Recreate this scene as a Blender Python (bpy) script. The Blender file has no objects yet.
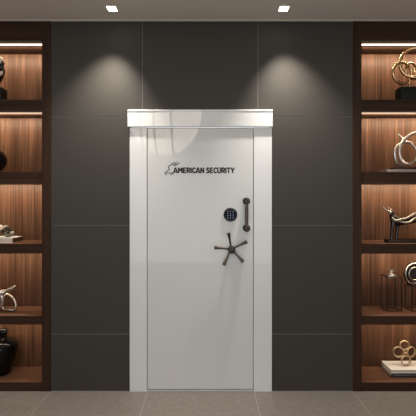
import bpy, bmesh, math, random
from mathutils import Vector, Matrix
random.seed(4)
D = bpy.data
COL = bpy.context.scene.collection

# ---------------------------------------------------------------- measures
F = 438.4            # focal length in pixels of a 416 px frame
CD = 3.2             # camera distance from the tiled wall (wall plane y = 0)
CZ = 1.394           # camera height
HY = 200.0           # horizon row
CEIL = CZ + 178.5 / 137.0

def P(px, py, y=0.0):
    s = (CD + y) / F
    return Vector(((px - 208) * s, y, CZ + (HY - py) * s))
def X(px): return (px - 208) / 137.0
def Z(py): return CZ + (HY - py) / 137.0

# ---------------------------------------------------------------- materials
def principled(name):
    m = D.materials.new(name); m.use_nodes = True
    nt = m.node_tree
    return m, nt, nt.nodes['Principled BSDF']

def flat(name, col, rough=0.5, metal=0.0, coat=0.0, spec=0.5, var=0.0, bump=0.0, scale=60.0):
    m, nt, b = principled(name)
    b.inputs['Roughness'].default_value = rough
    b.inputs['Metallic'].default_value = metal
    b.inputs['Coat Weight'].default_value = coat
    b.inputs['Coat Roughness'].default_value = 0.02; b.inputs['Coat IOR'].default_value = 1.7
    b.inputs['Specular IOR Level'].default_value = spec
    tc = nt.nodes.new('ShaderNodeTexCoord')
    n = nt.nodes.new('ShaderNodeTexNoise'); n.inputs['Scale'].default_value = scale; n.inputs['Detail'].default_value = 4
    nt.links.new(tc.outputs['Object'], n.inputs['Vector'])
    r = nt.nodes.new('ShaderNodeValToRGB')
    r.color_ramp.elements[0].position = 0.3; r.color_ramp.elements[1].position = 0.7
    r.color_ramp.elements[0].color = tuple(c * (1 - var) for c in col) + (1,)
    r.color_ramp.elements[1].color = tuple(min(1, c * (1 + var)) for c in col) + (1,)
    nt.links.new(n.outputs['Fac'], r.inputs['Fac']); nt.links.new(r.outputs['Color'], b.inputs['Base Color'])
    if bump:
        bp = nt.nodes.new('ShaderNodeBump'); bp.inputs['Strength'].default_value = bump; bp.inputs['Distance'].default_value = 0.002
        nt.links.new(n.outputs['Fac'], bp.inputs['Height']); nt.links.new(bp.outputs['Normal'], b.inputs['Normal'])
    return m

def wood(name, dark, mid, light, axis='Z', rough=0.38, scale=1.0):
    m, nt, b = principled(name)
    tc = nt.nodes.new('ShaderNodeTexCoord')
    mp = nt.nodes.new('ShaderNodeMapping')
    s = [60 * scale] * 3; s['XYZ'.index(axis)] = 1.3 * scale
    mp.inputs['Scale'].default_value = s
    nt.links.new(tc.outputs['Object'], mp.inputs['Vector'])
    n = nt.nodes.new('ShaderNodeTexNoise'); n.inputs['Scale'].default_value = 1.0; n.inputs['Detail'].default_value = 6
    n.inputs['Roughness'].default_value = 0.62; n.inputs['Distortion'].default_value = 0.35
    nt.links.new(mp.outputs['Vector'], n.inputs['Vector'])
    mp2 = nt.nodes.new('ShaderNodeMapping')
    s2 = [7 * scale] * 3; s2['XYZ'.index(axis)] = 0.35 * scale
    mp2.inputs['Scale'].default_value = s2
    nt.links.new(tc.outputs['Object'], mp2.inputs['Vector'])
    n2 = nt.nodes.new('ShaderNodeTexNoise'); n2.inputs['Scale'].default_value = 1.0; n2.inputs['Detail'].default_value = 3
    nt.links.new(mp2.outputs['Vector'], n2.inputs['Vector'])
    mx = nt.nodes.new('ShaderNodeMath'); mx.operation = 'MULTIPLY_ADD'
    mx.inputs[1].default_value = 0.62
    ml = nt.nodes.new('ShaderNodeMath'); ml.operation = 'MULTIPLY'; ml.inputs[1].default_value = 0.38
    nt.links.new(n2.outputs['Fac'], ml.inputs[0]); nt.links.new(n.outputs['Fac'], mx.inputs[0]); nt.links.new(ml.outputs[0], mx.inputs[2])
    r = nt.nodes.new('ShaderNodeValToRGB')
    e = r.color_ramp.elements
    e[0].position = 0.37; e[0].color = dark + (1,)
    e[1].position = 0.65; e[1].color = light + (1,)
    k = e.new(0.5); k.color = mid + (1,)
    nt.links.new(mx.outputs[0], r.inputs['Fac']); nt.links.new(r.outputs['Color'], b.inputs['Base Color'])
    b.inputs['Roughness'].default_value = rough; b.inputs['Specular IOR Level'].default_value = 0.12
    bp = nt.nodes.new('ShaderNodeBump'); bp.inputs['Strength'].default_value = 0.12; bp.inputs['Distance'].default_value = 0.001
    nt.links.new(n.outputs['Fac'], bp.inputs['Height']); nt.links.new(bp.outputs['Normal'], b.inputs['Normal'])
    return m

def emit(name, col, st):
    m, nt, b = principled(name)
    b.inputs['Base Color'].default_value = col + (1,)
    b.inputs['Emission Color'].default_value = col + (1,)
    b.inputs['Emission Strength'].default_value = st
    return m

M = {}
M['tile'] = flat('charcoal_tile', (0.035, 0.0315, 0.026), rough=0.62, spec=0.35, var=0.16, bump=0.12, scale=95)
M['tile_grout'] = flat('tile_grout', (0.13, 0.123, 0.108), rough=0.9, var=0.05)
M['floor'] = flat('floor_tile', (0.200, 0.176, 0.158), rough=0.5, spec=0.4, var=0.10, bump=0.03, scale=26)
M['floor_grout'] = flat('floor_grout', (0.40, 0.36, 0.33), rough=0.9, var=0.03)
M['ceiling'] = flat('ceiling_paint', (0.78, 0.71, 0.64), rough=0.9, var=0.02)
M['plaster'] = flat('plaster', (0.42, 0.40, 0.37), rough=0.9, var=0.03, scale=8)
M['safe'] = flat('safe_enamel', (0.575, 0.588, 0.578), rough=0.6, coat=0.42, spec=0.1, var=0.006, scale=3)
M['safe_frame'] = flat('safe_frame_enamel', (0.635, 0.655, 0.655), rough=0.6, coat=0.42, spec=0.1, var=0.006, scale=3)
M['gap'] = flat('dark_gap', (0.10, 0.095, 0.085), rough=0.9)
M['ink'] = flat('black_ink', (0.008, 0.008, 0.008), rough=0.6)
M['bronze'] = flat('oil_rubbed_bronze', (0.030, 0.019, 0.015), rough=0.35, metal=0.6, var=0.2, scale=30)
M['nickel'] = flat('dark_nickel', (0.10, 0.078, 0.066), rough=0.28, metal=0.95, var=0.2, scale=40)
M['dial'] = flat('black_plastic', (0.010, 0.010, 0.012), rough=0.3, coat=0.3)
M['dialface'] = flat('navy_keypad', (0.006, 0.008, 0.016), rough=0.7, spec=0.1)
M['key'] = flat('pale_key_marks', (0.22, 0.27, 0.38), rough=0.5)
M['wood_back'] = wood('walnut_back', (0.028, 0.0135, 0.0075), (0.068, 0.032, 0.0175), (0.130, 0.066, 0.038), 'Z')
M['wood_top_lit'] = wood('walnut_top_lit', (0.10, 0.047, 0.028), (0.145, 0.070, 0.042), (0.19, 0.094, 0.058), 'X')  # for shelf tops: strip light on them is put into a paler walnut
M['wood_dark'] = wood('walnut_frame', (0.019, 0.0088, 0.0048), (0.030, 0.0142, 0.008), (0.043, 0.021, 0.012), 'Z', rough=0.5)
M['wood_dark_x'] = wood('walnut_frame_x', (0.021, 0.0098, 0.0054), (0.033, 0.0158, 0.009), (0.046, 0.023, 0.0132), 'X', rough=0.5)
M['led'] = emit('led_diffuser', (1.0, 0.80, 0.62), 2.2)
M['led_dim'] = emit('led_diffuser_low', (0.9, 0.62, 0.44), 0.75)
M['lens'] = emit('downlight_lens', (1.0, 0.93, 0.84), 12.0)
M['trimw'] = flat('downlight_trim', (0.5, 0.46, 0.42), rough=0.5)
M['gold'] = flat('polished_gold', (0.56, 0.37, 0.20), rough=0.26, metal=1.0, var=0.1, scale=20)
M['champ'] = flat('brushed_gold', (0.62, 0.46, 0.29), rough=0.3, metal=1.0, var=0.1, scale=20)
M['silver'] = flat('polished_silver', (0.60, 0.54, 0.48), rough=0.3, metal=1.0, var=0.1, scale=25)
M['darkmetal'] = flat('dark_bronze_cast', (0.055, 0.042, 0.036), rough=0.25, metal=0.8, var=0.3, scale=30)
M['blackmetal'] = flat('black_wire_metal', (0.018, 0.014, 0.012), rough=0.4, metal=0.6)
M['glaze'] = flat('black_glaze', (0.004, 0.004, 0.004), rough=0.05, coat=0.0, spec=0.22)
M['blackbase'] = flat('black_lacquer', (0.006, 0.007, 0.006), rough=0.5, spec=0.15)
M['cream'] = flat('cream_shell', (0.62, 0.52, 0.42), rough=0.35, var=0.1)
M['paper'] = flat('page_block', (0.50, 0.44, 0.36), rough=0.8, var=0.12, scale=200)
M['whitecover'] = flat('white_book_cover', (0.88, 0.84, 0.78), rough=0.45)
M['stonecover'] = flat('marbled_book_cover', (0.48, 0.42, 0.35), rough=0.5, var=0.25, scale=18)
M['browncover'] = flat('brown_book_cover', (0.07, 0.04, 0.032), rough=0.5)
M['blackcover'] = flat('black_book_cover', (0.014, 0.014, 0.015), rough=0.45)
M['greycover'] = flat('grey_book_cover', (0.27, 0.23, 0.19), rough=0.5)
M['glassy'] = flat('smoked_glass', (0.10, 0.07, 0.055), rough=0.08, metal=0.0, coat=1.0)
M['bowl'] = emit('bowl_reflection_glow', (1.0, 0.86, 0.72), 6.0)  # glow tuned for the round cream reflection on the door
M['greenish'] = flat('patinated_metal', (0.10, 0.10, 0.075), rough=0.3, metal=0.7, var=0.4, scale=30)

# ---------------------------------------------------------------- mesh helpers
def box(bm, x0, x1, y0, y1, z0, z1, bev=0.0, seg=2):
    t = bmesh.new()
    bmesh.ops.create_cube(t, size=1)
    for v in t.verts:
        v.co = Vector(((x0 + x1) / 2 + v.co.x * (x1 - x0), (y0 + y1) / 2 + v.co.y * (y1 - y0), (z0 + z1) / 2 + v.co.z * (z1 - z0)))
    if bev: bmesh.ops.bevel(t, geom=t.edges[:], offset=bev, segments=seg, affect='EDGES', profile=0.5)
    merge(bm, t)

def merge(bm, t, mat=None):
    me = D.meshes.new('tmp'); t.to_mesh(me); t.free()
    if mat is not None: me.transform(mat)
    bm.from_mesh(me); D.meshes.remove(me)

def smooth_path(pts, closed=False, n=8):
    pts = [Vector(p) for p in pts]; out = []
    L = len(pts)
    for i in range(L if closed else L - 1):
        if closed: a, b, c, d = pts[i - 1], pts[i], pts[(i + 1) % L], pts[(i + 2) % L]
        else: a, b, c, d = pts[max(i - 1, 0)], pts[i], pts[i + 1], pts[min(i + 2, L - 1)]
        for k in range(n):
            t = k / n
            out.append(0.5 * ((2 * b) + (c - a) * t + (2 * a - 5 * b + 4 * c - d) * t * t + (3 * b - a - 3 * c + d) * t ** 3))
    if not closed: out.append(pts[-1])
    return out

def tube(bm, pts, r, seg=12, closed=False, smooth=True, n=8):
    """r: a number or a list of radii, one per control point"""
    R = r if isinstance(r, (list, tuple)) else [r] * len(pts)
    if smooth:
        path = smooth_path(pts, closed, n)
        rp = [x.x for x in smooth_path([(q, 0, 0) for q in R], closed, n)]
    else:
        path = [Vector(p) for p in pts]; rp = list(R)
    N = len(path); rings = []
    up = None
    for i, p in enumerate(path):
        if closed: t = path[(i + 1) % N] - path[i - 1]
        else: t = path[min(i + 1, N - 1)] - path[max(i - 1, 0)]
        t.normalize()
        if up is None:
            up = Vector((0, 1, 0)) if abs(t.y) < 0.9 else Vector((1, 0, 0))
        up = (up - t * up.dot(t))
        if up.length < 1e-5: up = t.orthogonal()
        up.normalize()
        s = t.cross(up)
        rings.append([bm.verts.new(p + (up * math.cos(a) + s * math.sin(a)) * rp[i]) for a in [2 * math.pi * k / seg for k in range(seg)]])
    for i in range(N if closed else N - 1):
        a, b = rings[i], rings[(i + 1) % N]
        off = 0
        if closed and i == N - 1:
            off = min(range(seg), key=lambda o: (a[0].co - b[o].co).length)
        for k in range(seg):
            bm.faces.new((a[k], a[(k + 1) % seg], b[(k + 1 + off) % seg], b[(k + off) % seg]))
    if not closed:
        bm.faces.new(rings[0][::-1]); bm.faces.new(rings[-1])

def ring(bm, c, R, r, tilt=0.0, rx=None, seg=48, mseg=12, rot=0.0):
    """ring standing in the XZ plane, turned by tilt about Z"""
    rx = rx or R
    pts = []
    for k in range(seg):
        a = 2 * math.pi * k / seg
        u, w = rx * math.cos(a), R * math.sin(a)
        u, w = u * math.cos(rot) - w * math.sin(rot), u * math.sin(rot) + w * math.cos(rot)
        pts.append(c + Vector((u * math.cos(tilt), u * math.sin(tilt), w)))
    tube(bm, pts, r, seg=mseg, closed=True, smooth=False)

def lathe(bm, prof, c, seg=48, axis='Z'):
    """prof: (radius, height) points"""
    rings = []
    for r, h in prof:
        row = []
        for k in range(seg):
            a = 2 * math.pi * k / seg
            if axis == 'Z': v = Vector((max(r, 1e-4) * math.cos(a), max(r, 1e-4) * math.sin(a), h))
            else: v = Vector((max(r, 1e-4) * math.cos(a), -h, max(r, 1e-4) * math.sin(a)))   # grows towards the room
            row.append(bm.verts.new(c + v))
        rings.append(row)
    for a, b in zip(rings, rings[1:]):
        for k in range(seg):
            bm.faces.new((a[k], a[(k + 1) % seg], b[(k + 1) % seg], b[k]))
    bm.faces.new(rings[0][::-1]); bm.faces.new(rings[-1])

def ball(bm, c, r, sx=1, sy=1, sz=1, rot=None, u=20, v=12):
    t = bmesh.new(); bmesh.ops.create_uvsphere(t, u_segments=u, v_segments=v, radius=r)
    mat = Matrix.Translation(c) @ (rot or Matrix.Identity(4)) @ Matrix.Diagonal((sx, sy, sz, 1))
    merge(bm, t, mat)

# ---------------------------------------------------------------- object helpers
def thing(name, label, cat, loc, group=None):
    o = D.objects.new(name, None); COL.objects.link(o)
    o.location = loc; o.empty_display_size = 0.05
    o['label'] = label; o['category'] = cat
    if group: o['group'] = group
    return o

def wloc(p):
    v = Vector((0, 0, 0))
    while p is not None:
        v = v + p.location; p = p.parent
    return v

def obj(name, bm, mat, parent=None, origin=None, smooth=True, label=None):
    """bm holds world coordinates"""
    bmesh.ops.recalc_face_normals(bm, faces=bm.faces[:])
    me = D.meshes.new(name); 
    o = D.objects.new(name, me); COL.objects.link(o)
    if parent is not None:
        o.parent = parent; base = wloc(parent)
    else:
        base = Vector(origin) if origin is not None else Vector((0, 0, 0)); o.location = base
    bm.to_mesh(me); bm.free()
    me.transform(Matrix.Translation(-base))
    for m in (mat if isinstance(mat, list) else [mat]): me.materials.append(m)
    m0 = mat[0] if isinstance(mat, list) else mat
    if smooth and not m0.name.startswith(('safe', 'walnut')):
        me.shade_smooth()
        try: me.set_sharp_from_angle(angle=math.radians(38))
        except Exception: pass
    if label: o['label'] = label
    return o

def tag(o, label, cat, group=None):
    o['label'] = label; o['category'] = cat
    if group: o['group'] = group
    return o
def struct(name, bm, mat, smooth=False):
    o = obj(name, bm, mat, smooth=smooth); o['kind'] = 'structure'; return o
def B(): return bmesh.new()

# ================================================================ THE ROOM
RX = 3.1            # half width of the room
YB = -6.6           # back of the room
CAB_L = (X(-118), X(51.3))
CAB_R = (X(352.6), X(522))
SAFE = (X(130), X(271.6))
SAFE_TOP = Z(111.5)

def tiled(bm, xs, zs, holes, g=0.0024):
    """tile slabs with thin joints between; holes = rectangles left open"""
    for x0, x1 in zip(xs, xs[1:]):
        for z0, z1 in zip(zs, zs[1:]):
            rects = [(x0 + g, x1 - g, z0 + g, z1 - g)]
            for hx0, hx1, hz0, hz1 in holes:
                new = []
                for a, b, c, d in rects:
                    if b <= hx0 or a >= hx1 or d <= hz0 or c >= hz1: new.append((a, b, c, d)); continue
                    if a < hx0: new.append((a, hx0, c, d))
                    if b > hx1: new.append((hx1, b, c, d))
                    m0, m1 = max(a, hx0), min(b, hx1)
                    if d > hz1: new.append((m0, m1, hz1, d))
                    if c < hz0: new.append((m0, m1, c, hz0))
                rects = new
            for a, b, c, d in rects:
                if b - a > 1e-3 and d - c > 1e-3: box(bm, a, b, 0.0, 0.008, c, d)

def grout_back(bm, x0, x1, z0, z1, hole):
    for a, b, c, d in ((x0, hole[0], z0, z1), (hole[1], x1, z0, z1), (hole[0], hole[1], hole[3], z1)):
        if b - a > 1e-3 and d - c > 1e-3: box(bm, a, b, 0.0009, 0.06, c, d)

def build_wall():
    zs = [0, Z(334), Z(225.3), Z(116.8), CEIL]
    bays = [([CAB_L[1], X(142.5)], zs, (CAB_L[1], SAFE[0], 0, CEIL)), ([X(258), CAB_R[0]], zs, (SAFE[1], CAB_R[0], 0, CEIL)),
            ([CAB_L[1], X(142.5), X(258), CAB_R[0]], zs, (SAFE[0], SAFE[1], SAFE_TOP, CEIL)),
            ([-RX, CAB_L[0]], zs, (-RX, CAB_L[0], 0, CEIL)), ([CAB_R[1], RX], zs, (CAB_R[1], RX, 0, CEIL))]
    for xs, zz_, (a, b, c, d) in bays:
        bm = B()
        tiled(bm, xs, zz_, [(-9, a, -9, 9), (b, 9, -9, 9), (a, b, -9, c), (a, b, d, 9)])
        nf = len(bm.faces)
        box(bm, a, b, 0.0012, 0.06, c, d)
        bm.faces.ensure_lookup_table()
        for f in bm.faces[nf:]: f.material_index = 1
        struct('wall_back', bm, [M['tile'], M['tile_grout']])
build_wall()

# floor: long tiles running towards the wall
bm = B()
fx = [-RX, X(-47), X(50.6), X(147.7), X(254.1), X(352.6), X(450), RX]
fy = [YB, -5.0, -3.2, -1.4, 0.4]
for x0, x1 in zip(fx, fx[1:]):
    for y0, y1 in zip(fy, fy[1:]):
        box(bm, x0 + 0.002, x1 - 0.002, y0 + 0.002, y1 - 0.002, -0.012, 0.0)
nf = len(bm.faces)
box(bm, -RX, RX, YB, 0.4, -0.06, -0.0008)
bm.faces.ensure_lookup_table()
for f in bm.faces[nf:]: f.material_index = 1
struct('floor', bm, [M['floor'], M['floor_grout']])

# ceiling with two square openings for the downlights
LT = []
for px in (112.0, 283.8):
    s = (CEIL - CZ) / (HY - 8.9)
    LT.append(((px - 208) * s, -CD + F * s))
hx, hy = 0.034, 0.045
bm = B()
ys = sorted({YB, 0.4, LT[0][1] - hy, LT[0][1] + hy})
xs = sorted([-RX, RX, LT[0][0] - hx, LT[0][0] + hx, LT[1][0] - hx, LT[1][0] + hx])
for i, (x0, x1) in enumerate(zip(xs, xs[1:])):
    for j, (y0, y1) in enumerate(zip(ys, ys[1:])):
        if j == 1 and i in (1, 3): continue
        box(bm, x0, x1, y0, y1, CEIL, CEIL + 0.05)
struct('ceiling', bm, M['ceiling'])
bm = B(); box(bm, -RX, RX, -0.03, -0.018, CEIL - 0.006, CEIL)
struct('trim_1', bm, flat('trim_paint', (0.55, 0.5, 0.44), rough=0.7))
for nm, a, b in (('wall_left', -RX - 0.1, -RX), ('wall_right', RX, RX + 0.1)):
    bm = B(); box(bm, a, b, YB, 0.4, 0, CEIL); struct(nm, bm, M['plaster'])

# ---------------------------------------------------------------- downlights
for k, (lx, ly) in enumerate(LT):
    side = ('left', 'right')[k]
    t = thing('recessed_downlight', 'small square recessed ceiling downlight, the one nearer the %s bookcase' % side, 'ceiling light', (lx, ly, CEIL), 'square recessed downlights in the ceiling')
    bm = B()
    w = 0.004
    for a, b, c, d in ((lx - hx, lx + hx, ly - hy, ly - hy + w), (lx - hx, lx + hx, ly + hy - w, ly + hy),
                       (lx - hx, lx - hx + w, ly - hy + w, ly + hy - w), (lx + hx - w, lx + hx, ly - hy + w, ly + hy - w)):
        box(bm, a, b, c, d, CEIL - 0.001, CEIL + 0.03)
    obj('trim_ring', bm, M['trimw'], t, smooth=False)
    bm = B(); box(bm, lx - hx + w, lx + hx - w, ly - hy + w, ly + hy - w, CEIL + 0.004, CEIL + 0.012)
    obj('lens', bm, M['lens'], t, smooth=False)
    l = D.lights.new('downlight_beam', 'SPOT'); l.energy = 122; l.spot_size = math.radians(82); l.spot_blend = 1.0
    l.shadow_soft_size = 0.025; l.color = (1.0, 0.90, 0.80)
    lo = D.objects.new('downlight_beam', l); COL.objects.link(lo)
    lo.location = (lx, ly, CEIL - 0.03)
    lo.rotation_euler = (math.radians(4), math.radians((7, -7)[k]), 0)

# ================================================================ SAFE DOOR
sx0, sx1 = SAFE
t = thing('safe', 'tall glossy off-white safe door with bronze handles set into the charcoal tiled wall', 'safe', ((sx0 + sx1) / 2, -0.02, 0))
ix0, ix1 = X(147.2), X(253.4)
zl = P(0, 126.8, -0.034).z
yf = -0.016
bm = B()
box(bm, sx0, ix0, yf, 0.05, 0, zl - 0.002, 0.003)
obj('door_jamb', bm, M['safe_frame'], t)
bm = B(); box(bm, ix1, sx1, yf, 0.05, 0, zl - 0.002, 0.003)
obj('door_jamb', bm, M['safe_frame'], t)
bm = B(); LX0, LX1, LZ = P(127.4, 0, -0.034).x, P(272.8, 0, -0.034).x, P(0, 109.4, -0.034).z
box(bm, LX0, LX1, -0.034, -0.0005, zl, LZ, 0.004)
obj('lintel', bm, M['safe_frame'], t)
bm = B(); box(bm, LX0 + 0.001, LX1 - 0.001, -0.037, -0.03, LZ - 0.016, LZ - 0.001, 0.003)
obj('lintel_lip', bm, M['safe_frame'], t)
bm = B(); box(bm, ix0, ix1, -0.006, 0.05, 0, Z(389.6), 0.001)
obj('threshold', bm, M['safe_frame'], t)
bm = B(); box(bm, ix0 - 0.001, ix1 + 0.001, 0.006, 0.03, Z(389.6), zl)
obj('shadow_gap', bm, M['gap'], t, smooth=False)
g = 0.0035
bm = B(); box(bm, ix0 + g, ix1 - g, -0.013, 0.012, Z(388.6), zl - 0.007, 0.003)
door = obj('door_panel', bm, M['safe'], t)
YD = -0.013
# thin beads either side of the door
for xa in (ix0 - 0.0005, ix1 - 0.0035):
    pass

# lettering
GLY = {
 'A': (0.86, [[(0, 0), (.40, 1)], [(.46, 1), (.86, 0)], [(.2, .25), (.66, .25)]]),
 'M': (1.0, [[(.1, 0), (.1, 1)], [(.9, 0), (.9, 1)], [(.14, 1), (.5, .35)], [(.86, 1), (.5, .35)]]),
 'E': (0.66, [[(.1, 0), (.1, 1)], [(.1, .09), (.66, .09)], [(.1, .5), (.6, .5)], [(.1, .91), (.66, .91)]]),
 'R': (0.76, [[(.1, 0), (.1, 1)], [(.1, .91), (.48, .91), (.64, .82), (.66, .68), (.62, .54), (.46, .45), (.1, .45)], [(.42, .45), (.70, 0)]]),
 'I': (0.20, [[(.1, 0), (.1, 1)]]),
 'C': (0.74, [[(.72, .80), (.56, .91), (.36, .92), (.18, .80), (.10, .5), (.18, .2), (.36, .08), (.56, .09), (.72, .20)]]),
 'N': (0.80, [[(.1, 0), (.1, 1)], [(.7, 0), (.7, 1)], [(.1, .95), (.7, .05)]]),
 'S': (0.70, [[(.64, .82), (.48, .92), (.26, .92), (.12, .78), (.16, .60), (.36, .51), (.54, .42), (.62, .26), (.52, .11), (.30, .08), (.08, .18)]]),
 'U': (0.78, [[(.1, 1), (.1, .32), (.2, .13), (.39, .07), (.58, .13), (.68, .32), (.68, 1)]]),
 'T': (0.74, [[(.37, 0), (.37, 1)], [(0, .91), (.74, .91)]]),
 'Y': (0.80, [[(.04, 1), (.4, .42)], [(.76, 1), (.4, .42)], [(.4, .45), (.4, 0)]]),
}
def lettering(word, x0, x1, z0, z1, y, mat, parent):
    hw = 0.125
    total = 0
    for ch in word: total += (0.42 if ch == ' ' else GLY[ch][0]) + 0.15
    total -= 0.15
    h = z1 - z0; kx = (x1 - x0) / (total * h)
    bm = B(); cur = 0
    for ch in word:
        if ch == ' ': cur += 0.57; continue
        w_, strokes = GLY[ch]
        for st in strokes:
            for (a, b), (c_, d_) in zip(st, st[1:]):
                p0 = Vector((x0 + (cur + a) * h * kx, 0, z0 + b * h)); p1 = Vector((x0 + (cur + c_) * h * kx, 0, z0 + d_ * h))
                dv = p1 - p0; dv.normalize(); n = Vector((-dv.z, 0, dv.x)) * hw * h
                if len(st) > 2: p0 = p0 - dv * hw * h * .35; p1 = p1 + dv * hw * h * .35
                fr = [bm.verts.new(Vector((q.x, y, q.z))) for q in (p0 - n, p1 - n, p1 + n, p0 + n)]
                bk = [bm.verts.new(Vector((v.co.x, y + 0.0012, v.co.z))) for v in fr]
                bm.faces.new(fr); bm.faces.new(bk[::-1])
                for i in range(4): bm.faces.new((fr[i], fr[(i + 1) % 4], bk[(i + 1) % 4], bk[i]))
        cur += w_ + 0.15
    return obj('lettering', bm, mat, parent, smooth=False)
xm = P(206.2, 0, YD).x
lettering('AMERICAN', P(173.6, 0, YD).x, P(204.0, 0, YD).x, P(0, 173.1, YD).z, P(0, 167.6, YD).z, YD - 0.0008, M['ink'], t)
lettering('SECURITY', xm, P(234.4, 0, YD).x, P(0, 173.1, YD).z, P(0, 167.6, YD).z, YD - 0.0008, M['ink'], t)

# bird emblem beside the lettering: flat strokes
def stroke(bm, pts, w, y):
    """pts in px; w a list of half widths in px"""
    pp = [Vector((a, 0, b)) for a, b in pts]
    pp2 = smooth_path(pp, False, 5)
    ww = [v.x for v in smooth_path([(q, 0, 0) for q in w], False, 5)]
    prev = None
    for i, p in enumerate(pp2):
        tdir = (pp2[min(i + 1, len(pp2) - 1)] - pp2[max(i - 1, 0)]).normalized()
        n = Vector((-tdir.z, 0, tdir.x))
        a = p + n * ww[i]; b = p - n * ww[i]
        va = bm.verts.new(P(a.x, a.z, y)); vb = bm.verts.new(P(b.x, b.z, y))
        if prev: bm.faces.new((prev[0], prev[1], vb, va))
        prev = (va, vb)
def Q(x, y): return (160 + x / 11.886, 155 + y / 11.886)
bm = B()
S = lambda pts, w: stroke(bm, [Q(*p) for p in pts], w, YD - 0.0006)
S([(178, 84), (150, 100), (118, 125), (100, 143), (104, 160), (118, 168)], [0.25, 0.4, 0.45, 0.42, 0.4, 0.3])
S([(118, 168), (98, 182), (78, 196), (62, 212), (66, 228), (84, 236)], [0.3, 0.42, 0.4, 0.45, 0.5, 0.3])
S([(76, 212), (100, 213), (128, 214), (158, 212)], [0.3, 0.4, 0.4, 0.35])
S([(158, 212), (148, 226), (130, 234), (118, 243)], [0.35, 0.4, 0.35, 0.2])
S([(210, 84), (190, 96), (165, 112), (145, 128)], [0.2, 0.4, 0.42, 0.15])
S([(240, 92), (222, 100), (198, 117), (178, 134)], [0.2, 0.4, 0.42, 0.15])
S([(196, 106), (180, 120), (160, 128)], [0.15, 0.3, 0.15])
ret = bmesh.ops.extrude_face_region(bm, geom=bm.faces[:])
for v in ret['geom']:
    if isinstance(v, bmesh.types.BMVert): v.co.y += 0.0009
obj('bird_emblem', bm, M['ink'], t, smooth=False)

# electronic keypad dial
c = P(230.4, 214.6, YD)
s = (CD + YD) / F
bm = B(); lathe(bm, [(6.9 * s, 0), (6.9 * s, 0.010), (6.5 * s, 0.014), (5.7 * s, 0.016), (5.3 * s, 0.013), (0, 0.013)], c, axis='Y')
dial = obj('keypad', bm, M['dial'], t)
bm = B(); lathe(bm, [(5.2 * s, 0.0125), (5.2 * s, 0.0145), (0, 0.0145)], c, axis='Y')
obj('keypad_face', bm, M['dialface'], dial)
bm = B()
for r_ in range(4):
    for q in range(3):
        cx = c.x + (q - 1) * 2.6 * s; cz = c.z + (1.5 - r_) * 2.15 * s
        box(bm, cx - 0.45 * s, cx + 0.45 * s, c.y - 0.0155, c.y - 0.0140, cz - 0.5 * s, cz + 0.5 * s)
obj('key_marks', bm, M['key'], dial, smooth=False)

# pull handle
hxx = P(246.2, 0, YD).x
zt, zb = P(0, 201.0, YD).z, P(0, 228.0, YD).z
bm = B()
for z in (zt, zb):
    lathe(bm, [(3.5 * s, 0), (3.5 * s, 0.008), (2.6 * s, 0.016), (2.2 * s, 0.036), (3.0 * s, 0.046), (3.1 * s, 0.056), (2.2 * s, 0.064), (0, 0.066)], Vector((hxx, YD, z)), axis='Y', seg=28)
bm.free()
bm = B(); tube(bm, [(hxx, YD - 0.05, zb), (hxx, YD - 0.05, zb + 0.02), (hxx, YD - 0.05, (zt + zb) / 2), (hxx, YD - 0.05, zt - 0.02), (hxx, YD - 0.05, zt)],
               [1.5 * s, 1.4 * s, 1.7 * s, 1.4 * s, 1.5 * s], seg=16)
pull = obj('pull_handle', bm, M['nickel'], t)
for z in (zt, zb):
    bm = B(); lathe(bm, [(3.5 * s, 0), (3.5 * s, 0.008), (2.6 * s, 0.016), (2.2 * s, 0.036), (3.0 * s, 0.046), (3.3 * s, 0.056), (2.4 * s, 0.064), (0, 0.066)], Vector((hxx, YD, z)), axis='Y', seg=28)
    obj('mount', bm, M['bronze'], pull)

# five-spoke wheel
yc = YD - 0.05
c = P(231.3, 249.2, YD); s2 = (CD + yc) / F
cc = P(231.3, 249.2, yc)
bm = B(); lathe(bm, [(3.6 * s, 0), (3.4 * s, 0.010), (2.2 * s, 0.016), (2.0 * s, 0.034), (3.5 * s, 0.040), (3.6 * s, 0.058), (2.6 * s, 0.068), (0, 0.070)], c, axis='Y', seg=32)
wheel = obj('spoke_wheel', bm, M['bronze'], t)
for ex, ey in ((228.6, 232.8), (247.2, 241.6), (243.4, 261.9), (223.6, 265.2), (214.2, 247.6)):
    e = P(ex, ey, yc - 0.012)
    dvec = e - cc
    bm = B()
    tube(bm, [cc + dvec * 0.12, cc + dvec * 0.5, cc + dvec * 0.74, cc + dvec * 0.95, cc + dvec * 1.0], [0.9 * s, 1.0 * s, 1.3 * s, 1.75 * s, 1.5 * s], seg=14)
    obj('spoke', bm, M['nickel'], wheel)

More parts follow.
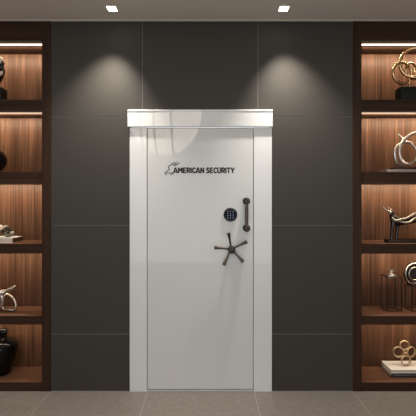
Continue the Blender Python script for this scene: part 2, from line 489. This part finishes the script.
# ================================================================ BOOKCASES
HEAD = Z(40.8)
SHELVES = [(Z(99.5), Z(110.8)), (Z(172), Z(183.3)), (Z(243.8), Z(253)), (Z(315.9), Z(324))]
BOTTOM = Z(382)
DEP = 0.30
NICHE = [7.6, 7.0, 6.4, 4.0, 3.2]
def bookcase(x0, x1, nx0, nx1, label):
    t = thing('bookcase', label, 'bookcase', ((x0 + x1) / 2, 0.15, 0))
    # side panels
    for a, b in ((x0, nx0), (nx1, x1)):
        bm = B(); box(bm, a, b, -0.008, DEP + 0.02, 0, CEIL, 0.001)
        obj('side_panel', bm, M['wood_dark'], t)
    bm = B(); box(bm, nx0, nx1, DEP, DEP + 0.02, 0, CEIL); obj('back_panel', bm, M['wood_back'], t, smooth=False)
    bm = B(); box(bm, nx0, nx1, -0.004, DEP, HEAD, CEIL, 0.001); obj('header', bm, M['wood_dark_x'], t)
    bm = B(); box(bm, nx0, nx1, -0.004, DEP, 0.0, BOTTOM, 0.001)
    o = obj('plinth', bm, [M['wood_dark_x'], M['wood_top_lit']], t)
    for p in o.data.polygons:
        if p.normal.z > 0.9: p.material_index = 1  # top face takes the walnut brightened for the strip light
    for i_, (zt_, zb_) in enumerate(SHELVES):
        bm = B(); box(bm, nx0, nx1, 0.0, DEP, zb_, zt_, 0.0012)
        if i_: box(bm, nx0, nx1, 0.0, 0.012, zb_ - 0.005, zb_ + 0.001)
        o = obj('shelf', bm, [M['wood_dark_x'], M['wood_top_lit']], t)
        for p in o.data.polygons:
            if p.normal.z > 0.9: p.material_index = 1  # upward faces get the paler walnut that carries the light
    for i, z in enumerate([HEAD] + [s_[1] for s_ in SHELVES]):
        bm = B(); box(bm, nx0 + 0.004, nx1 - 0.004, 0.062, 0.074, z - (0.010 if i < 2 else 0.002), z)
        led = obj('light_strip', bm, M['led'] if i == 0 else M['led_dim'], t, smooth=False)
        l = D.lights.new('shelf_strip_lamp', 'AREA'); l.shape = 'RECTANGLE'; l.size = nx1 - nx0 - 0.02; l.size_y = 0.012
        l.energy = NICHE[i]; l.color = (1.0, 0.80, 0.58)
        lo = D.objects.new('shelf_strip_lamp', l); COL.objects.link(lo)
        lo.location = ((nx0 + nx1) / 2, 0.125, z - 0.008); lo.rotation_euler = (math.radians(50), 0, 0)
        lo.parent = t; lo.location = lo.location - t.location
    return t
bookcase(CAB_L[0], CAB_L[1], X(-108), X(42.3), 'dark walnut bookcase with lit shelves on the left, holding the two black vases')
bookcase(CAB_R[0], CAB_R[1], X(361.3), X(512), 'dark walnut bookcase with lit shelves on the right, holding the gold rings and wire lanterns')

ZS = [SHELVES[0][0], SHELVES[1][0], SHELVES[2][0], SHELVES[3][0], BOTTOM]
E = 0.0006
# ================================================================ LEFT OBJECTS
# 1. bust-like sculpture on a black block
y = 0.10; z0 = ZS[0] + E
ax = lambda px, yy=y: P(px, 0, yy).x
az = lambda py, yy=y: P(0, py, yy).z
t = thing('horned_sculpture', 'black horned sculpture with cream shell on black block, top shelf of left bookcase', 'sculpture', (ax(-4), y, z0))
bm = B(); box(bm, ax(-16), P(7.6, 0, y + .05).x, y - 0.05, y + 0.05, z0, az(88.6), 0.004); obj('base', bm, M['blackbase'], t)
bm = B()
tube(bm, [(ax(-4), y, az(89.5)), (ax(-4), y, az(84)), (ax(-2), y, az(78)), (ax(-1), y, az(73)), (ax(-2), y, az(67))], [4.2 * s, 3.6 * s, 4.6 * s, 5 * s, 3 * s])
tube(bm, [(ax(-2), y, az(77)), (ax(2.2), y - .01, az(76.5)), (ax(4), y - .01, az(72.5)), (ax(3.2), y - .01, az(69)), (ax(1.5), y - .01, az(67))], [1.5 * s, 1.6 * s, 1.5 * s, 1.9 * s, 2.4 * s])
tube(bm, [(ax(-5), y, az(68)), (ax(0), y, az(67)), (ax(3.4), y - .01, az(65)), (ax(6.4), y - .02, az(63.3))], [3.0 * s, 2.7 * s, 1.5 * s, 0.25 * s])
tube(bm, [(ax(0), y, az(67)), (ax(3), y - .01, az(63)), (ax(3.2), y - .01, az(60.5))], [2 * s, 1.0 * s, 0.3 * s])
obj('figure', bm, M['darkmetal'], t)
bm = B()
ball(bm, P(-0.6, 60.5, y - 0.01), 3.4 * s, 1, 0.8, 1.25, Matrix.Rotation(0.5, 4, 'Y'))
obj('shell', bm, M['cream'], t, label='cream shell at the top of the horns')
bm = B(); tube(bm, [P(-3, 76, y - .045), P(0.5, 74, y - .045), P(1.8, 72, y - .04), P(2.0, 75, y - .035)], [1.0 * s, 1.3 * s, 1 * s, .4 * s])
obj('shell', bm, M['cream'], t, label='cream curl at the throat')

# 2. round black vase
y = 0.14; z0 = ZS[1] + E
vx = ax(-7.2, y); R = 13.2 * (CD + y) / F
t = thing('round_vase', 'round glossy black vase on the second shelf of the left bookcase', 'vase', (vx, y, z0))
prof = []
H = az(148.2, y) - z0
for k in range(17):
    a = -0.42 * math.pi + 0.86 * math.pi * k / 16
    prof.append((R * math.cos(a), H * 0.5 + H * 0.5 * math.sin(a) / math.sin(0.42 * math.pi) * 0.97))
prof[0] = (prof[0][0], 0.0)
prof += [(R * 0.26, H * 1.05), (R * 0.34, H * 1.10), (R * 0.24, H * 1.10), (R * 0.2, H * 1.0), (0, H * 0.95)]
bm = B(); lathe(bm, prof, Vector((vx, y, z0))); obj('body', bm, M['glaze'], t)

# 3. marbled book and knot ornament
z0 = ZS[2] + E
def book(x0, x1, y0, y1, z0, z1, cover, label, cat='book', spine=None, name='book'):
    t = thing(name, label, cat, ((x0 + x1) / 2, (y0 + y1) / 2, z0))
    th = 0.003
    bm = B(); box(bm, x0 + 0.004, x1 - 0.004, y0 + 0.003, y1 - 0.004, z0 + th, z1 - th); obj('pages', bm, M['paper'], t, smooth=False)
    bm = B()
    box(bm, x0, x1, y0, y1, z0, z0 + th, 0.0008); box(bm, x0, x1, y0, y1, z1 - th, z1, 0.0008)
    box(bm, x0, x1, y0 - 0.0015, y0 + 0.003, z0, z1, 0.001)
    obj('cover', bm, cover, t)
    return t
bx1 = P(12.6, 0, 0.06).x
t = thing('marbled_book', 'thick beige marbled book lying flat under the knotted ornament, third shelf of the left bookcase', 'book', (bx1 - 0.14, 0.15, z0))
zt_ = z0 + 0.037
bm = B(); box(bm, bx1 - 0.30, bx1 - 0.002, 0.061, 0.238, z0 + 0.003, zt_ - 0.003); obj('pages', bm, M['stonecover'], t, smooth=False)
bm = B(); box(bm, bx1 - 0.30, bx1, 0.06, 0.24, z0, z0 + 0.003, .0008); box(bm, bx1 - 0.30, bx1, 0.06, 0.24, zt_ - 0.003, zt_, .0008); obj('cover', bm, M['whitecover'], t)
bm = B(); box(bm, bx1 - 0.002, bx1 + 0.001, 0.0605, 0.2395, z0 + 0.003, zt_ - 0.003, .0008); obj('spine', bm, M['browncover'], t, label='dark brown spine')
y = 0.13; zk = zt_ + E
t = thing('knot_ornament', 'dark and cream knotted ornament lying on the beige marbled book', 'ornament', (ax(3, y), y, zk))
r_ = 1.7 * s
zz = lambda py: max(az(py, y), zk + r_)
bm = B()
tube(bm, [(ax(-6, y), y, zz(234)), (ax(0, y), y - .02, zz(229.5)), (ax(5, y), y - .02, zz(226.5)), (ax(9, y), y, zz(229.5)), (ax(11, y), y + .02, zz(232)), (ax(6, y), y + .03, zz(233)), (ax(0, y), y + .02, zz(231))], r_, n=10)
tube(bm, [(ax(-3, y), y + .01, zz(227)), (ax(2, y), y + .01, zz(230)), (ax(6, y), y - .03, zz(233.5)), (ax(10, y), y - .03, zz(235)), (ax(13.2, y), y - .01, zz(233.5)), (ax(12, y), y + .02, zz(231))], [r_, r_, r_, r_, r_ * .9, r_ * .5], n=10)
obj('coil', bm, M['greenish'], t)
bm = B()
ball(bm, P(-0.5, 227.6, y - .03), 3.1 * s, 1.3, 0.8, 1.0)
tube(bm, [P(-4, 231, y - .045), P(2, 228.5, y - .055), P(6, 226, y - .04), P(8, 227, y - .02)], [0.8 * s, 1.1 * s, 1 * s, .5 * s])
obj('shell', bm, M['cream'], t, label='cream shell piece')
bm = B(); ball(bm, P(12.2, 232.6, y - .035), 1.6 * s, 1.3, 0.8, 0.9)
obj('shell', bm, M['cream'], t, label='small cream shell bead')

# 4. silver bull-like branch sculpture
y = 0.13; z0 = ZS[3] + E
t = thing('branch_sculpture', 'polished silver branching animal sculpture on the fourth shelf of the left bookcase', 'sculpture', (ax(-3, y), y, z0))
bm = B(); zb_ = z0
def Pm(px, py, yy, r): 
    v = P(px, py, yy); v.z = max(v.z, z0 + r * 1.9); return v
tube(bm, [Pm(-34, 296, y, 2 * s), Pm(-24, 290, y, 2 * s), Pm(-10, 294.5, y, 2 * s), Pm(0, 292.8, y - .02, 2 * s), Pm(6, 291.4, y - .02, s), Pm(11, 288.8, y - .03, s), Pm(15.2, 286.0, y - .03, s)], [1.2 * s, 3.2 * s, 3.9 * s, 3.2 * s, 2.1 * s, 1.7 * s, 0.9 * s])
tube(bm, [Pm(-3, 293, y, s), Pm(2, 296, y, s), Pm(2.2, 303, y, s), Pm(0, 310, y, s), Pm(-1, 313, y, s)], [2.6 * s, 2.8 * s, 2.3 * s, 1.4 * s, 1.3 * s])
tube(bm, [Pm(-26, 292, y, s), Pm(-29, 302, y, s), Pm(-27, 313, y, s)], [2 * s, 1.5 * s, 1.1 * s])
tube(bm, [Pm(3, 294, y + .03, s), Pm(9, 295, y + .02, s), Pm(13.5, 299, y, s), Pm(16, 305, y - .01, s), Pm(14.5, 311, y - .01, s), Pm(8, 313, y - .01, s), Pm(3.5, 309, y, s), Pm(2, 303, y, s)], [1.5 * s, 1.3 * s, 1.3 * s, 1.2 * s, 1.3 * s, 1.3 * s, 1.1 * s, .9 * s])
tube(bm, [Pm(12, 290, y - .02, s), Pm(14.2, 290.6, y, s), Pm(15.5, 289, y + .02, s)], [1.1 * s, .9 * s, .3 * s])
obj('body', bm, M['silver'], t)

# 5. black jar vase
y = 0.155; z0 = ZS[4] + E
k_ = (CD + y) / F
vx = P(-0.6, 0, y).x
t = thing('jar_vase', 'large glossy black jar vase with short neck, bottom shelf of the left bookcase', 'vase', (vx, y, z0))
prof = [(0, 0), (10.3, 0), (11.2, 1.0), (12.8, 5), (15.6, 12), (18.2, 19), (19.8, 26), (19.4, 30), (17.4, 33.4), (13.5, 35.8), (10.8, 36.6), (9.6, 38.0), (9.4, 40.4), (10.4, 42.6), (11.3, 43.6), (11.0, 44.4), (10.0, 44.5), (8.4, 43), (7.8, 39), (7.6, 34), (0, 33)]
prof = [(a * k_ * (0.88 if b < 34.5 else 0.76), b * k_ * 0.965) for a, b in prof]
sp = [ (v.x, v.y) for v in smooth_path([(a, b, 0) for a, b in prof[1:-1]], False, 3)]
bm = B(); lathe(bm, [(0, 0)] + sp + [prof[-1]], Vector((vx, y, z0)), seg=64); obj('body', bm, M['glaze'], t)

# ================================================================ RIGHT OBJECTS
# 1. gold interlocked rings
y = 0.11; z0 = ZS[0] + E
t = thing('ring_sculpture', 'interlocked polished gold rings on a black block, top shelf of the right bookcase', 'sculpture', (P(414, 0, y).x, y, z0))
bm = B(); zt_ = P(0, 88.2, y).z
x0, x1 = P(394.8, 0, y + .05).x, P(436, 0, y).x
vs = []
ret = box(bm, x0, x1, y - 0.055, y + 0.055, z0, zt_, 0.006)
obj('base', bm, M['blackbase'], t)
sc = (CD + y) / F
for nm, cx, cy, rx_, rz_, w_, yy, tl in (('ring', 402.3, 73.2, 12.2, 12.2, 1.5, -0.012, 0.25), ('ring', 414.5, 63.0, 15.6, 16.0, 1.7, -0.02, -0.15), ('ring', 411.5, 71.0, 9.3, 9.3, 1.3, 0.012, 0.45), ('ring', 427, 72.5, 12.4, 12.4, 1.5, 0.0, -0.3)):
    bm = B(); ring(bm, P(cx, cy, y + yy), (rz_ - w_) * sc, w_ * sc, tilt=tl, rx=(rx_ - w_) * sc)
    obj(nm, bm, M['gold'], t)
bm = B(); tube(bm, [P(409, 90, y), P(409.5, 84, y), P(409, 76, y)], [1.6 * sc, 1.2 * sc, 1.2 * sc]); obj('stem', bm, M['gold'], t)
bm = B(); tube(bm, [P(421, 90, y), P(421, 84, y), P(420, 80, y)], [1.6 * sc, 1.2 * sc, 1.2 * sc])
obj('stem', bm, M['gold'], t)

# 2. silver loop on plinth on grey book
z0 = ZS[1] + E
t = thing('grey_book', 'flat grey book under the silver looped sculpture, second shelf of the right bookcase', 'book', (P(405, 0, .14).x, .14, z0))
xa, xb = P(386.6, 0, .06).x, P(386.6, 0, .06).x + 0.34
bm = B(); box(bm, xa + .004, xb, 0.063, 0.22, z0 + .004, z0 + 0.019); obj('pages', bm, M['paper'], t, smooth=False)
bm = B(); box(bm, xa, xb, .06, .225, z0, z0 + .004, .001); box(bm, xa, xb, .06, .225, z0 + .019, z0 + .023, .001); box(bm, xa, xb, .058, .063, z0, z0 + .023, .001)
obj('cover', bm, M['greycover'], t)
y = 0.13; z1 = z0 + 0.023 + E; sc = (CD + y) / F
t = thing('loop_sculpture', 'silver looped ribbon sculpture on a small dark plinth on top of the grey book', 'sculpture', (P(408, 0, y).x, y, z1))
bm = B(); box(bm, P(391.5, 0, y).x, P(427, 0, y).x, y - .035, y + .035, z1, z1 + 0.018, .003); obj('base', bm, M['blackmetal'], t)
def Pz(px, py, yy, r=0.0):
    v = P(px, py, yy); v.z = max(v.z, z1 + 0.016 + r); return v
bm = B()
w = 1.65 * sc
path = [(397.6, 134.0, .03), (401, 137, .03), (405.5, 141, .025), (411, 143.5, .02), (416, 149, .0), (416.8, 156, -.01), (413, 162.5, -.02), (406.5, 164.0, -.025),
        (401.5, 160, -.02), (399.6, 153, -.015), (400.5, 146, -.012), (404, 140, -.01), (410, 135, -.01), (418, 133, -.01), (427, 137, 0), (431, 146, .01), (430, 157, .015), (424, 164, .015),
        (414, 163.5, .02), (408, 158, .03)]
path = path[:-2] + [(418, 165.0, .018)]
tube(bm, [Pz(a, b, y + d, w) for a, b, d in path], [0.9 * sc] + [1.2 * sc] + [1.5 * sc] * (len(path) - 2 - 4) + [1.9 * sc] * 4, n=8)
tube(bm, [Pz(a, b, y + d, w) for a, b, d in [(411, 142.5, .015), (403, 143, .0), (396.6, 146.5, -.01), (394.6, 153, -.015), (395.6, 160, -.01), (398.5, 164.5, 0), (403, 165, 0)]], [1.2 * sc, 1.3 * sc, 1.4 * sc, 1.7 * sc, 1.9 * sc, 1.7 * sc, 1.2 * sc], n=8)
obj('ribbon', bm, M['silver'], t)

# 3. dark bronze bull
y = 0.12; z0 = ZS[2] + E; sc = (CD + y) / F
t = thing('bull_sculpture', 'dark bronze horned animal sculpture with highlight streaks modelled on its back, third shelf of the right bookcase', 'sculpture', (P(412, 0, y).x, y, z0))
bm = B(); box(bm, P(386, 0, y).x, P(447, 0, y).x, y - .045, y + .045, z0, P(0, 239.2, y).z, .003); obj('base', bm, M['blackmetal'], t)
zb_ = P(0, 239.6, y).z
bm = B()
tube(bm, [P(391.8, 214, y), P(393.5, 218, y), P(397.5, 221, y), P(405, 221.5, y), P(413, 220, y), P(421, 217.5, y), P(429, 216, y), P(437, 219, y), P(441, 224, y)],
     [2.2 * sc, 3.8 * sc, 4.5 * sc, 3.4 * sc, 3.3 * sc, 4.2 * sc, 5.0 * sc, 4.6 * sc, 3 * sc], seg=16)
tube(bm, [P(394, 217, y), P(392.0, 212.5, y), P(389.6, 211.6, y), P(388.6, 213.5, y)], [2 * sc, 2.0 * sc, 1.7 * sc, 1.0 * sc])
for px0, pxk, px1, yy in ((393.2, 391.8, 391.6, -.022), (398.2, 397.0, 396.4, .012), (436, 440, 438.5, -.022), (440, 433, 432, .015)):
    tube(bm, [P(px0, 219, y + yy * .4), P(px0 - .2, 224, y + yy), P(pxk, 231, y + yy), (P(px1, 0, y + yy).x, y + yy, zb_ - .001)], [3.3 * sc, 2.4 * sc, 1.6 * sc, 1.45 * sc])
tube(bm, [P(441, 221, y), P(445, 226, y), P(444, 234, y)], [1 * sc, .6 * sc, .5 * sc])
obj('body', bm, M['darkmetal'], t)
bm = B()
tube(bm, [P(391, 213, y - .01), P(387.5, 210.6, y - .012), P(385, 209.2, y - .014), P(383, 206.6, y - .015)], [1.3 * sc, 1.0 * sc, .7 * sc, .25 * sc])
tube(bm, [P(391, 212.5, y + .01), P(391.2, 209.5, y + .02), P(388.5, 207.5, y + .025)], [1 * sc, .6 * sc, .25 * sc])
obj('horn', bm, M['silver'], t)
bm = B()  # silver tubes modelled in place of highlights on the dark body
tube(bm, [P(392, 217.2, y - .022), P(396, 220.6, y - .03), P(401, 219.4, y - .024), P(406, 218.2, y - .01), P(411, 215.5, y - .01), P(417, 212.8, y - .01), P(424, 211.2, y - .01), P(433, 213, y - .01)],
     [.8 * sc, 1.2 * sc, 1.2 * sc, .9 * sc, 1.0 * sc, 1.1 * sc, 1.0 * sc, .5 * sc])
tube(bm, [P(399, 221.2, y - .03), P(405, 222.6, y - .03), P(410, 222.0, y - .025), P(414, 218.8, y - .022), P(420, 215.5, y - .03)], [.6 * sc, .9 * sc, 1.1 * sc, .9 * sc, .6 * sc])
obj('highlight_streaks', bm, M['silver'], t, label='silver tubes modelled as highlights along the back')

# 4. wire lantern frames
z0 = ZS[3] + E
def wire_frame(x0, x1, y0, y1, z0, z1, w, mat, parent, mid=None):
    bm = B()
    for x in (x0, x1):
        for yy in (y0, y1):
            box(bm, x - w, x + w, yy - w, yy + w, z0, z1)
    for z in (z0 + w, z1 - w):
        for yy in (y0, y1): box(bm, x0 + w, x1 - w, yy - w, yy + w, z - w, z + w)
        for x in (x0, x1): box(bm, x - w, x + w, y0 + w, y1 - w, z - w, z + w)
    return obj('wire_frame', bm, mat, parent, smooth=False)
ya, yb = 0.125, 0.235
xa, xb = P(387.0, 0, ya).x, P(401.6, 0, ya).x
zt_ = P(0, 276.8, ya).z
t = thing('wire_lantern', 'black wire box lantern with a silver domed stopper, fourth shelf of the right bookcase', 'lantern', ((xa + xb) / 2, .18, z0), 'black wire box frames on the fourth shelf')
wire_frame(xa, xb, ya, yb, z0, zt_, .0026, M['blackmetal'], t)
cx = (xa + xb) / 2; cy = (ya + yb) / 2; sc = (CD + cy) / F
bm = B(); box(bm, xa + .012, xb - .012, ya + .012, yb - .012, zt_ - .012, zt_ + .001, .002)
lathe(bm, [(0, 0), (4.6 * sc, 0), (4.6 * sc, .006), (2.6 * sc, .016), (2.4 * sc, .024), (3.6 * sc, .034), (3.6 * sc, .040), (2.4 * sc, .046), (0, .047)], Vector((cx, cy, zt_ + .001)), seg=28)
obj('stopper', bm, M['silver'], t, label='silver domed stopper')
bm = B()
for q in (-1, 1): tube(bm, [(cx + q * .016, cy, z0 + .004), (cx + q * .016, cy, zt_ - .01)], .0012, seg=6, smooth=False)
box(bm, xa, xb, cy - .002, cy + .002, z0, z0 + .003)
obj('inner_rods', bm, M['blackmetal'], t)

xa, xb = P(412.0, 0, ya).x, P(427.5, 0, ya).x
zt2 = P(0, 286.6, ya).z
t = thing('ring_lantern', 'black wire box stand topped by a round silver-rimmed disc, beside the stoppered lantern', 'ornament', ((xa + xb) / 2, .18, z0), 'black wire box frames on the fourth shelf')
wire_frame(xa, xb, ya, yb, z0, zt2, .0026, M['blackmetal'], t)
cx = (xa + xb) / 2
bm = B(); box(bm, xa, xb, cy - .012, cy + .012, zt2 - .004, zt2 + .001, .001); obj('top_plate', bm, M['blackmetal'], t)
cen = Vector((cx - 2.5 * sc, cy - .005, zt2 + .001 + 11.6 * sc))
bm = B(); ring(bm, cen, 9.8 * sc, 2.0 * sc, tilt=0.2); obj('disc_rim', bm, M['darkmetal'], t)
bm = B(); ring(bm, cen + Vector((0, -.012, 0)), 10.3 * sc, .7 * sc, tilt=0.2); ring(bm, cen + Vector((0, -.010, 0)), 6.4 * sc, .6 * sc, tilt=0.2); obj('bright_rim', bm, M['silver'], t)
bm = B(); lathe(bm, [(0, -.004), (8.6 * sc, -.004), (8.6 * sc, .004), (5 * sc, .008), (0, .004)], cen, axis='Y', seg=40); obj('disc', bm, M['darkmetal'], t)

# 5. two books with quatrefoil rings
z0 = ZS[4] + E
y0_, y1_ = 0.085, 0.27
xa = P(391.2, 0, y0_).x
xb = xa + 0.31
t = thing('black_book', 'black book with pale spine marks, directly under the white book', 'book', ((xa + xb) / 2, .17, z0))
zA = z0 + .030
bm = B(); box(bm, xa + .003, xb - .003, y0_ + .003, y1_ - .004, z0 + .003, zA - .003); obj('pages', bm, M['paper'], t, smooth=False)
bm = B(); box(bm, xa, xb, y0_, y1_, z0, z0 + .003, .0008); box(bm, xa, xb, y0_, y1_, zA - .003, zA, .0008); box(bm, xa, xb, y0_ - .002, y0_ + .003, z0, zA, .001); obj('cover', bm, M['blackcover'], t)
bm = B(); x = xa + .018
while x < xb - .02:
    w_ = random.choice((.004, .006, .003)); 
    box(bm, x, x + w_, y0_ - .0028, y0_ - .0018, z0 + .013, z0 + .018)
    x += w_ + .004
obj('spine_marks', bm, M['greycover'], t, smooth=False)
zB = zA + .026
t = thing('white_book', 'white-covered book on top of the black book, under the gold ring ornament', 'book', ((xa + xb) / 2, .17, zA + E))
bm = B(); box(bm, xa + .003, xb - .003, y0_ + .003, y1_ - .004, zA + .003 + E, zB - .004); obj('pages', bm, M['paper'], t, smooth=False)
bm = B(); box(bm, xa - .002, xb, y0_ - .002, y1_, zA + E, zA + .003 + E, .0008); box(bm, xa - .002, xb, y0_ - .002, y1_, zB - .004, zB, .001); obj('cover', bm, M['whitecover'], t)
y = 0.155; sc = (CD + y) / F
zq = zB + E
t = thing('quatrefoil_ornament', 'brushed gold ornament of four joined rings standing on the white book', 'ornament', (P(405.4, 0, y).x, y, zq))
rb = 5.3 * sc
cb = Vector((P(406.2, 0, y).x, y - .01, zq + rb))
dz = cb.z - P(0, 360.3, y).z
for px, py, rr, tl in ((406.2, 360.3, 5.3, .1), (398.7, 351.6, 5.5, -.3), (411.6, 351.6, 5.6, .35), (404.9, 345.0, 5.0, -.1)):
    bm = B()
    c = P(px, py, y - .01 if py > 355 else y + .004); c.z += dz
    ring(bm, c, (rr - .55) * sc, .55 * sc, tilt=tl, mseg=10)
    ring(bm, c + Vector((0, .014, 0)), (rr - .7) * sc, .45 * sc, tilt=tl, mseg=10)
    obj('ring', bm, M['champ'], t)
bm = B(); ball(bm, P(405.2, 352.4, y) + Vector((0, 0, dz)), 1.3 * sc); obj('joint', bm, M['champ'], t)

# ================================================================ BEHIND THE CAMERA: bowl added for the cream reflection on the safe
lx, ly = (165 - 208) * 6.6 / F, -3.4
t = thing('reflection_bowl_lamp', 'large cream cloth bowl lamp hung close under the ceiling behind the viewpoint', 'ceiling lamp', (lx, ly, CEIL))
bm = B()
Rr = 0.55; prof = []
for k in range(13):
    a = math.pi / 2 * k / 12
    prof.append((Rr * math.sin(a), -0.62 * math.cos(a)))
prof += [(Rr, -0.012), (0, -0.012)]
lathe(bm, prof, Vector((lx, ly, CEIL - 0.004)), seg=48); obj('shade', bm, M['bowl'], t)
for q in (-0.30, -0.1, 0.14):  # ribs added to draw dark marks across the reflected bowl
    bm = B(); 
    h = -0.62 * math.sqrt(max(0, 1 - (q / Rr) ** 2))
    yo = math.sqrt(Rr * Rr - q * q)
    tube(bm, [Vector((lx + q, ly + yo * math.cos(a) * 1.02 , CEIL - 0.01 + h * math.sin(a) * 1.02)) for a in [math.pi * i / 10 for i in range(11)]], .018, seg=8)
    obj('reflection_rib', bm, M['tile_grout'], t)

# ---------------------------------------------------------------- added overhead fill and world light
def area(name, loc, rot, sx_, sy_, e, col):
    l = D.lights.new(name, 'AREA'); l.shape = 'RECTANGLE'; l.size = sx_; l.size_y = sy_; l.energy = e; l.color = col
    o = D.objects.new(name, l); COL.objects.link(o); o.location = loc; o.rotation_euler = rot
    return o
area('overhead_fill_light', (0, -1.3, CEIL - 0.03), (math.radians(0), 0, 0), 4.4, 0.5, 13, (1.0, 0.96, 0.91))  # unseen fill added overhead for door brightness and downward shadows, no fixture

w = D.worlds.new('room_world'); bpy.context.scene.world = w; w.use_nodes = True
bg = w.node_tree.nodes['Background']; bg.inputs[0].default_value = (0.93, 0.97, 1.0, 1); bg.inputs[1].default_value = 2.25

# ---------------------------------------------------------------- camera
cam = D.cameras.new('camera'); co = D.objects.new('camera', cam); COL.objects.link(co)
cam.sensor_width = 36.0; cam.sensor_fit = 'HORIZONTAL'
cam.lens = 36.0 * F / 416.0
co.location = (0, -CD, CZ); co.rotation_euler = (math.radians(90), 0, 0)
cam.shift_y = -(208 - HY) / 416.0
cam.clip_start = 0.05
bpy.context.scene.camera = co
vs_ = bpy.context.scene.view_settings
vs_.view_transform = 'Standard'; vs_.look = 'None'; vs_.exposure = 0.0
